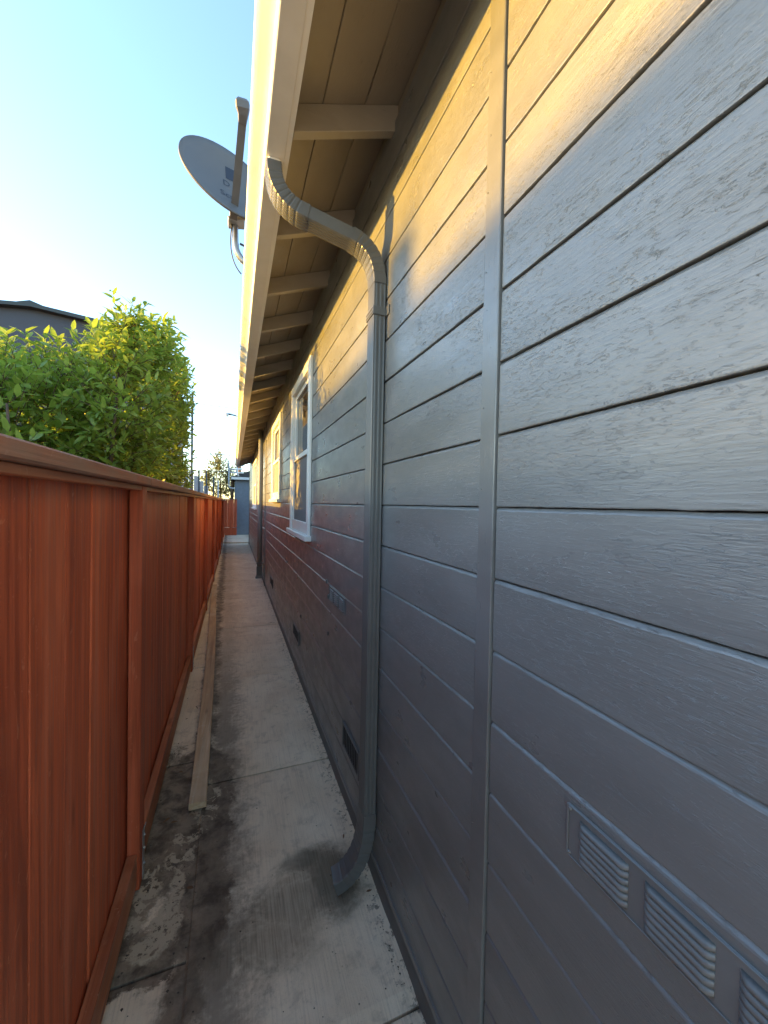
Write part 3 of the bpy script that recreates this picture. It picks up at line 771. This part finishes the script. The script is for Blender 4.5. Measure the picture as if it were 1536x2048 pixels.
def shoots(lobes, count, rng, L, keep, spread=.8, per=(7, 11), length=(.14, .30), up=.55, inner=.25, bump=.25):
    """returns leaves [(matrix3, origin, size)] and twig segments"""
    leaves, twigs = [], []
    wts = [(l[1][0] * l[1][1] + l[1][1] * l[1][2] + l[1][0] * l[1][2]) for l in lobes]
    for _ in range(count):
        c_, r_ = rng.choices(lobes, wts)[0]
        d = Vector((rng.gauss(0, 1), rng.gauss(0, 1), rng.gauss(0, 1))).normalized()
        rad = (1 - inner * rng.random() ** 1.5) * (1 + bump * mnoise.noise(Vector(c_) + d * 2.3))
        tip = Vector(c_) + Vector((d.x * r_[0], d.y * r_[1], d.z * r_[2])) * rad
        ln = rng.uniform(*length)
        dr = (Vector((d.x / r_[0], d.y / r_[1], d.z / r_[2])).normalized() + Vector((0, 0, up)) + Vector((rng.gauss(0, .3), rng.gauss(0, .3), rng.gauss(0, .2)))).normalized()
        if rng.random() < .10:
            e_ = rng.uniform(.06, .20) * length[1] / .3; tip = tip + dr * e_; ln += e_
        st = tip - dr * ln
        if not keep(tip): continue
        twigs.append((st, tip)); m = rng.randint(*per)
        for k in range(m):
            f_ = (k + .5) / m; o = st.lerp(tip, .15 + .85 * f_)
            a = k * 2.4 + rng.random(); s = dr.orthogonal().normalized(); s2 = dr.cross(s)
            out = s * math.cos(a) + s2 * math.sin(a)
            ld = (dr * (.35 + .75 * f_) + out * spread + Vector((0, 0, -.12))).normalized()
            if not keep(o + ld * L): continue
            leaves.append((frame(ld, rng.gauss(0, .45)), o, rng.uniform(.65, 1.2)))
    return leaves, twigs
def leaves_mesh(name, leaves, L, Wd, mat, parent, rng):
    V, Fc = [], []; b = base_of(parent)
    shp = [leaf_shape(L, Wd * k, L * c_) for k, c_ in ((1, .10), (.9, .2), (1.1, .05), (.85, .28))]
    for (m, o, s) in leaves:
        n0 = len(V)
        for q in rng.choice(shp): V.append(tuple(o + m @ (Vector(q) * s) - b))
        for f_ in LF: Fc.append(tuple(n0 + i for i in f_))
    me = bpy.data.meshes.new(name); me.from_pydata(V, [], Fc); me.update(); me.materials.append(mat)
    me.polygons.foreach_set('use_smooth', [True] * len(me.polygons))
    ob = bpy.data.objects.new(name, me); col.objects.link(ob); ob.parent = parent
    return ob
def twig_mesh(name, twigs, r, mat, parent):
    bm = bmesh.new()
    for (a, c_) in twigs:
        m = frame(c_ - a, 0); vs_ = []
        for (p_, k) in ((a, 1.0), (c_, .35)):
            vs_.append([bm.verts.new(p_ + m @ Vector((0, math.cos(q) * r * k, math.sin(q) * r * k))) for q in (0, 2.1, 4.2)])
        for j in range(3): bm.faces.new((vs_[0][j], vs_[0][(j + 1) % 3], vs_[1][(j + 1) % 3], vs_[1][j]))
    return from_bm(name, bm, mat, parent)
bush = empty('bush', (-1.05, 3.8, -.05), 'tall leafy green bush growing behind the red fence', 'bush')
rng = random.Random(11)
lobes = [((-.98, 4.65, 2.35), (.54, 1.15, 1.12)), ((-.82, 5.35, 2.3), (.36, .50, 1.12)), ((-.82, 3.55, 2.30), (.33, .50, .78)), ((-1.45, 3.55, 2.03), (.56, .75, .80)),
         ((-1.75, 2.75, 1.80), (.62, .85, .80)), ((-2.2, 4.6, 2.05), (.8, 1.4, 1.12)), ((-.95, 5.2, 1.6), (.42, .7, 1.0)), ((-1.15, 3.6, 1.2), (.5, 1.6, .8)),
         ((-.76, 3.5, 2.92), (.13, .2, .32)), ((-1.68, 3.75, 2.55), (.2, .26, .4)), ((-1.3, 3.8, 2.42), (.38, .5, .55)), ((-1.9, 3.3, 2.3), (.5, .6, .5)), ((-1.2, 2.3, 1.5), (.4, .7, .5)), ((-.68, 4.5, 3.02), (.24, .55, .50)), ((-.62, 5.3, 3.0), (.2, .35, .5)), ((-.68, 4.1, 3.1), (.16, .22, .28))]
def keep_bush(p): return not (p.x > -.545 and p.z < 1.84) and p.x < -.42 and p.z > .15
LL = .086
lv, tw = shoots(lobes, 5000, rng, LL, keep_bush)
def viewpx(p):
    q = p - Vector((0, 0, H)); d = q.dot(F)
    return (768 + 770 * q.dot(R2) / d, 1024 - 770 * q.dot(U2) / d, d) if d > .1 else (-1, -1, d)
# the leaves that show largest become objects of their own
sc_l = []
for i, (m, o, s) in enumerate(lv):
    x_, y_, d_ = viewpx(o)
    vis = 0 < x_ < 1536 and 0 < y_ < 2048 and o.z > 1.72 + .0
    sc_l.append((d_ if vis else 99, i))
near = sorted(sc_l)[:280]; nset = {i for d_, i in near if d_ < 90}
crown = leaves_mesh('crown', [l for i, l in enumerate(lv) if i not in nset], LL, .032, M['leaf'], bush, rng); tag(crown, kind='stuff')
proto = leaves_mesh('leaf', [(Matrix.Identity(3), base_of(bush), 1.0)], LL, .032, M['leaf'], bush, rng)
first = True
for i in sorted(nset):
    m, o, s = lv[i]
    ob = proto if first else proto.copy()
    if not first: col.objects.link(ob); ob.parent = bush
    first = False
    ob.matrix_local = Matrix.Translation(o - base_of(bush)) @ m.to_4x4() @ Matrix.Scale(s, 4)
tw_o = twig_mesh('twigs', tw, .0035, M['bark'], bush); tag(tw_o, kind='stuff')
for k, (bx, by, tx, ty, tz) in enumerate(((-1.05, 4.4, -.95, 4.6, 3.0), (-1.1, 3.5, -.82, 3.5, 2.8), (-1.15, 2.8, -1.15, 2.7, 2.2), (-1.0, 5.1, -.9, 5.2, 2.6), (-1.3, 2.1, -1.3, 1.9, 2.0), (-1.4, 3.6, -1.6, 3.4, 2.3))):
    tube('trunk', bez((bx, by, -.06), ((bx + tx) / 2 + .08, (by + ty) / 2 - .06, tz * .5), (tx, ty, tz), 7), .03, M['bark'], bush, 8, Vector((0, 1, .1)), [1, .95, .85, .75, .6, .5, .35, .2])
tree = empty('far_tree', (-1.6, 46, -.06), 'distant brownish tree above the far end of the fence', 'tree')
rng2 = random.Random(5)
lobes2 = [((-1.6, 46, 5.9), (1.2, 1.4, 1.7)), ((-.5, 46, 4.6), (1.3, 1.3, 1.8)), ((-2.7, 46, 4.3), (1.2, 1.2, 1.5)), ((-1.2, 46, 3.2), (1.9, 1.3, 1.6))]
lv2, tw2 = shoots(lobes2, 620, rng2, .2, lambda p: True, .9, (4, 7), (.4, .9), .5, .7, .5)
cr2 = leaves_mesh('crown', lv2, .26, .13, M['leaf_far'], tree, rng2); tag(cr2, kind='stuff')
twig_mesh('twigs', tw2, .02, M['bark'], tree)
tube('trunk', bez((-1.4, 46, -.06), (-1.2, 46, 2), (-1.5, 46, 5.5), 6), .16, M['bark'], tree, 8, Vector((0, 1, .1)), [1, .9, .8, .65, .5, .35, .2])

# ------------------------------------------------------------------ far things
gar = empty('garage', (.9, 20.9, 0), 'blue grey garage wall with white eave board beyond the house', 'garage')
box('wall', .07, 5.0, 20.6, 26, -.05, 2.78, M['render_grey'], gar, .004)
box('corner_trim', .045, .0695, 20.55, 20.66, -.05, 2.70, M['render_grey'], gar, .003)
box('eave_board', -.12, 5.2, 20.35, 20.42, 2.80, 2.93, M['white'], gar, .004)
prism('roof', [(-.15, 2.94), (5.2, 2.94), (2.5, 3.9)], 20.34, 26.3, M['roof'], gar)
ris = empty('service_riser', (-.18, 20.2, 0), 'pale bent conduit riser with fittings at the garage corner', 'conduit')
tube('riser', [Vector((-.23, 20.3, 3.72)), Vector((-.23, 20.3, 2.6))] + bez((-.23, 20.3, 2.52), (-.23, 20.3, 2.36), (-.05, 20.3, 2.36), 6)[1:] + [Vector((.05, 20.3, 2.36))], .035, M['panel'], ris, 10)
tube('crossbar', [Vector((-.23, 20.3, 3.27)), Vector((.40, 20.3, 3.33))], .04, M['white'], ris, 8, Vector((0, 0, 1)))
tube('crossbar', [Vector((-.2, 20.3, 3.13)), Vector((.45, 20.3, 3.13))], .03, M['white'], ris, 8, Vector((0, 0, 1)))
tube('insulator', [Vector((.15, 20.3, 3.40)), Vector((.16, 20.3, 3.1)), Vector((.22, 20.3, 2.95))], .04, M['white'], ris, 8)
box('bracket_box', .10, .46, 20.25, 20.35, 3.45, 3.62, M['white'], ris, .02)
nb = empty('neighbour_house', (-6.2, 18, -.05), 'dark slate two storey house rising behind the bush', 'house')
YN = 16.0; PX = -.384 * YN
def nbz(x): return 1.50 + .395 * YN - abs(x - PX) * .10
V = [(PX - 5, YN, -.05), (PX + 3.2, YN, -.05), (PX + 3.2, YN, nbz(PX + 3.2)), (PX, YN, nbz(PX)), (PX - 5, YN, nbz(PX - 5))]
V += [(p_[0], YN + 11, p_[2]) for p_ in V]
mk('wall', V, [(0, 1, 2, 3, 4), (9, 8, 7, 6, 5), (1, 6, 7, 2), (0, 4, 9, 5)], M['nb_wall'], nb)
prism('roof', [(PX - 5.15, nbz(PX - 5.15) + .004), (PX, nbz(PX) + .004), (PX + 3.35, nbz(PX + 3.35) + .004), (PX + 3.35, nbz(PX + 3.35) + .12), (PX + .35, nbz(PX + .35) + .12), (PX, nbz(PX) + .20), (PX - .35, nbz(PX - .35) + .12), (PX - 5.15, nbz(PX - 5.15) + .12)], YN - .25, YN + 11.2, M['nb_trim'], nb)
wn = box('window', PX + .9, PX + 2.0, YN - .04, YN - .003, 4.9, 6.2, M['white'], nb, .01); box('pane', PX + 1.0, PX + 1.9, YN - .05, YN - .041, 5.0, 6.1, M['glass'], wn, 0)
# house across the yards, left of the picture, whose roof shades the near wall
nh = empty('yard_house', (-12.4, 4.5, -.05), 'low stucco house with dark gable roof across the yards', 'house')
RZ = 4.64
mk('wall', [(-8.9, 3.2, -.06), (-15.9, 3.2, -.06), (-15.9, 5.8, -.06), (-8.9, 5.8, -.06), (-8.9, 3.2, 3.1), (-15.9, 3.2, 3.1), (-15.9, 5.8, 3.1), (-8.9, 5.8, 3.1), (-12.4, 3.2, RZ - .05), (-12.4, 5.8, RZ - .05)],
   [(0, 3, 7, 4), (1, 5, 6, 2), (0, 4, 8, 5, 1), (3, 2, 6, 9, 7)], M['stucco'], nh)
prism('roof', [(-8.5, 2.98), (-12.4, RZ), (-16.3, 2.98), (-16.3, 2.9), (-12.4, RZ - .12), (-8.5, 2.9)], 2.9, 6.0, M['roof'], nh)
box('shadow_chimney', -12.45, -12.25, 4.42, 4.63, 4.2, 4.93, M['stucco'], nh, .01)  # added out of view to cast the blurred shadow blob on the wall
for a in (3.6, 5.0):
    wn = box('window', -8.89, -8.85, a, a + .9, 1.0, 2.3, M['white'], nh, .01); box('pane', -8.845, -8.84, a + .08, a + .82, 1.08, 2.22, M['glass'], wn, 0)
# utility pole with street lamp, wires
pole = empty('utility_pole', (.36, 30, -.06), 'utility pole with a street lamp arm reaching left beyond the gutter', 'utility pole')
tube('pole', [Vector((.36, 30, -.06)), Vector((.38, 30, 4)), Vector((.40, 30, 8.3))], .14, M['pole_wood'], pole, 12, Vector((0, 1, 0)), [1, .92, .8])
tube('lamp_arm', [Vector((.30, 29.9, 7.86)), Vector((-.1, 29.9, 7.94)), Vector((-.42, 29.9, 7.98))], .05, M['steel_dark'], pole, 8, Vector((0, 0, 1)))
lm = bmesh.new(); add_box(lm, -.60, -.40, 29.82, 29.98, 7.80, 8.02, .03); add_box(lm, -.53, -.47, 29.87, 29.93, 8.02, 8.16, .01); from_bm('lamp_head', lm, M['panel'], pole)
tp = tube('wooden_post', [Vector((-.10, 24, -.06)), Vector((-.09, 24, 1.5)), Vector((-.07, 24, 3.2))], .10, M['pole_wood'], None, 12, Vector((0, 1, 0)), [1, .97, .92]); tag(tp, 'short tan wooden post standing left of the garage corner', 'post')
def sag(a, b_, s, n=16):
    a, b_ = Vector(a), Vector(b_); return [a.lerp(b_, i / n) - Vector((0, 0, s * 4 * (i / n) * (1 - i / n))) for i in range(n + 1)]
wl = 'wires crossing the sky beyond the house'
for k, (zl, zr_, lab) in enumerate(((11.25, 10.55, 'uppermost thin wire crossing the sky beyond the bush'), (10.75, 10.0, 'second thin wire from the top crossing the far sky'), (10.6, 9.82, 'third thin wire from the top crossing the far sky'), (7.55, 8.6, 'sloping thin wire rising to the right above the far tree'), (6.2, 6.5, 'thick low cable crossing just above the far tree'), (4.55, 4.9, 'lowest cable crossing in front of the far tree'))):
    o = tube('overhead_wire', sag((-14, 40, zl), (10, 40, zr_), .15), .018 if k < 4 else .032, M['wire'], None, 6, Vector((0, 0, 1))); tag(o, lab, 'wire', wl)
sp = tube('steel_post', [Vector((-1.28, 14, -.06)), Vector((-1.28, 14, 5.2))], .035, M['steel_dark'], None, 10); tag(sp, 'thin dark steel post standing at the right edge of the bush', 'post')
yf = empty('yard_fence', (-1.2, 18, -.06), 'pale grey panel fence with dark posts beyond the bush', 'fence')
for k in range(5):
    a = -1.95 + .19 * k; box('panel', a + .006, a + .184, 18.0, 18.02, .0, 3.15 - .20 * k, M['panel'], yf, .003)
for k, (x, h_) in enumerate(((-1.36, 3.0), (-1.08, 2.95), (-.8, 2.75), (-.62, 2.6))): tube('post', [Vector((x, 17.92, -.06)), Vector((x, 17.92, h_))], .03, M['steel_dark'] if k < 3 else M['panel'], yf, 8)

# grit and leaf litter on the walk
rg = random.Random(3); V, Fc = [], []
for k in range(420):
    y_ = 1.2 + 9 * rg.random() ** 2.2
    x_ = rg.choice((-.14 - .0095 * y_ + rg.gauss(0, .035), -.36 + abs(rg.gauss(0, .03)), .585 - abs(rg.gauss(0, .02)), rg.uniform(-.3, .58)))
    if x_ > .6 or x_ < -.365: continue
    r_ = rg.uniform(.0012, .0042) * (1.3 if x_ < 0 else 1); n0 = len(V); z_ = .002
    for d_ in ((1, 0, .2), (-.2, .9, .1), (-.9, .1, .25), (0, -1, .15), (0, 0, 1)): V.append((x_ + d_[0] * r_ * rg.uniform(.7, 1.3), y_ + d_[1] * r_ * rg.uniform(.7, 1.3), z_ + d_[2] * r_ * .8))
    Fc += [(n0, n0 + 1, n0 + 4), (n0 + 1, n0 + 2, n0 + 4), (n0 + 2, n0 + 3, n0 + 4), (n0 + 3, n0, n0 + 4)]
gr_ = mk('grit', V, Fc, M['soil']); tag(gr_, 'loose grit scattered along the walkway edges', 'grit', kind='stuff')
M['dry_leaf'] = plain_paint('dry_leaf', (.16, .085, .04), .8, .3, .3)
lit = []
for k in range(26):
    y_ = 1.5 + 8 * rg.random() ** 1.6; x_ = rg.choice((-.33 + rg.uniform(0, .06), -.15 - .0095 * y_ + rg.gauss(0, .03), .57 - abs(rg.gauss(0, .02))))
    m_ = Matrix.Rotation(rg.uniform(0, 6.28), 3, 'Z') @ Matrix.Rotation(rg.uniform(-.25, .25), 3, 'X'); lit.append((m_, Vector((x_, y_, .010)), rg.uniform(.25, .5)))
ll = leaves_mesh('leaf_litter', lit, .08, .03, M['dry_leaf'], None, rg); tag(ll, 'few small dry leaves lying on the walkway', 'leaves', kind='stuff')
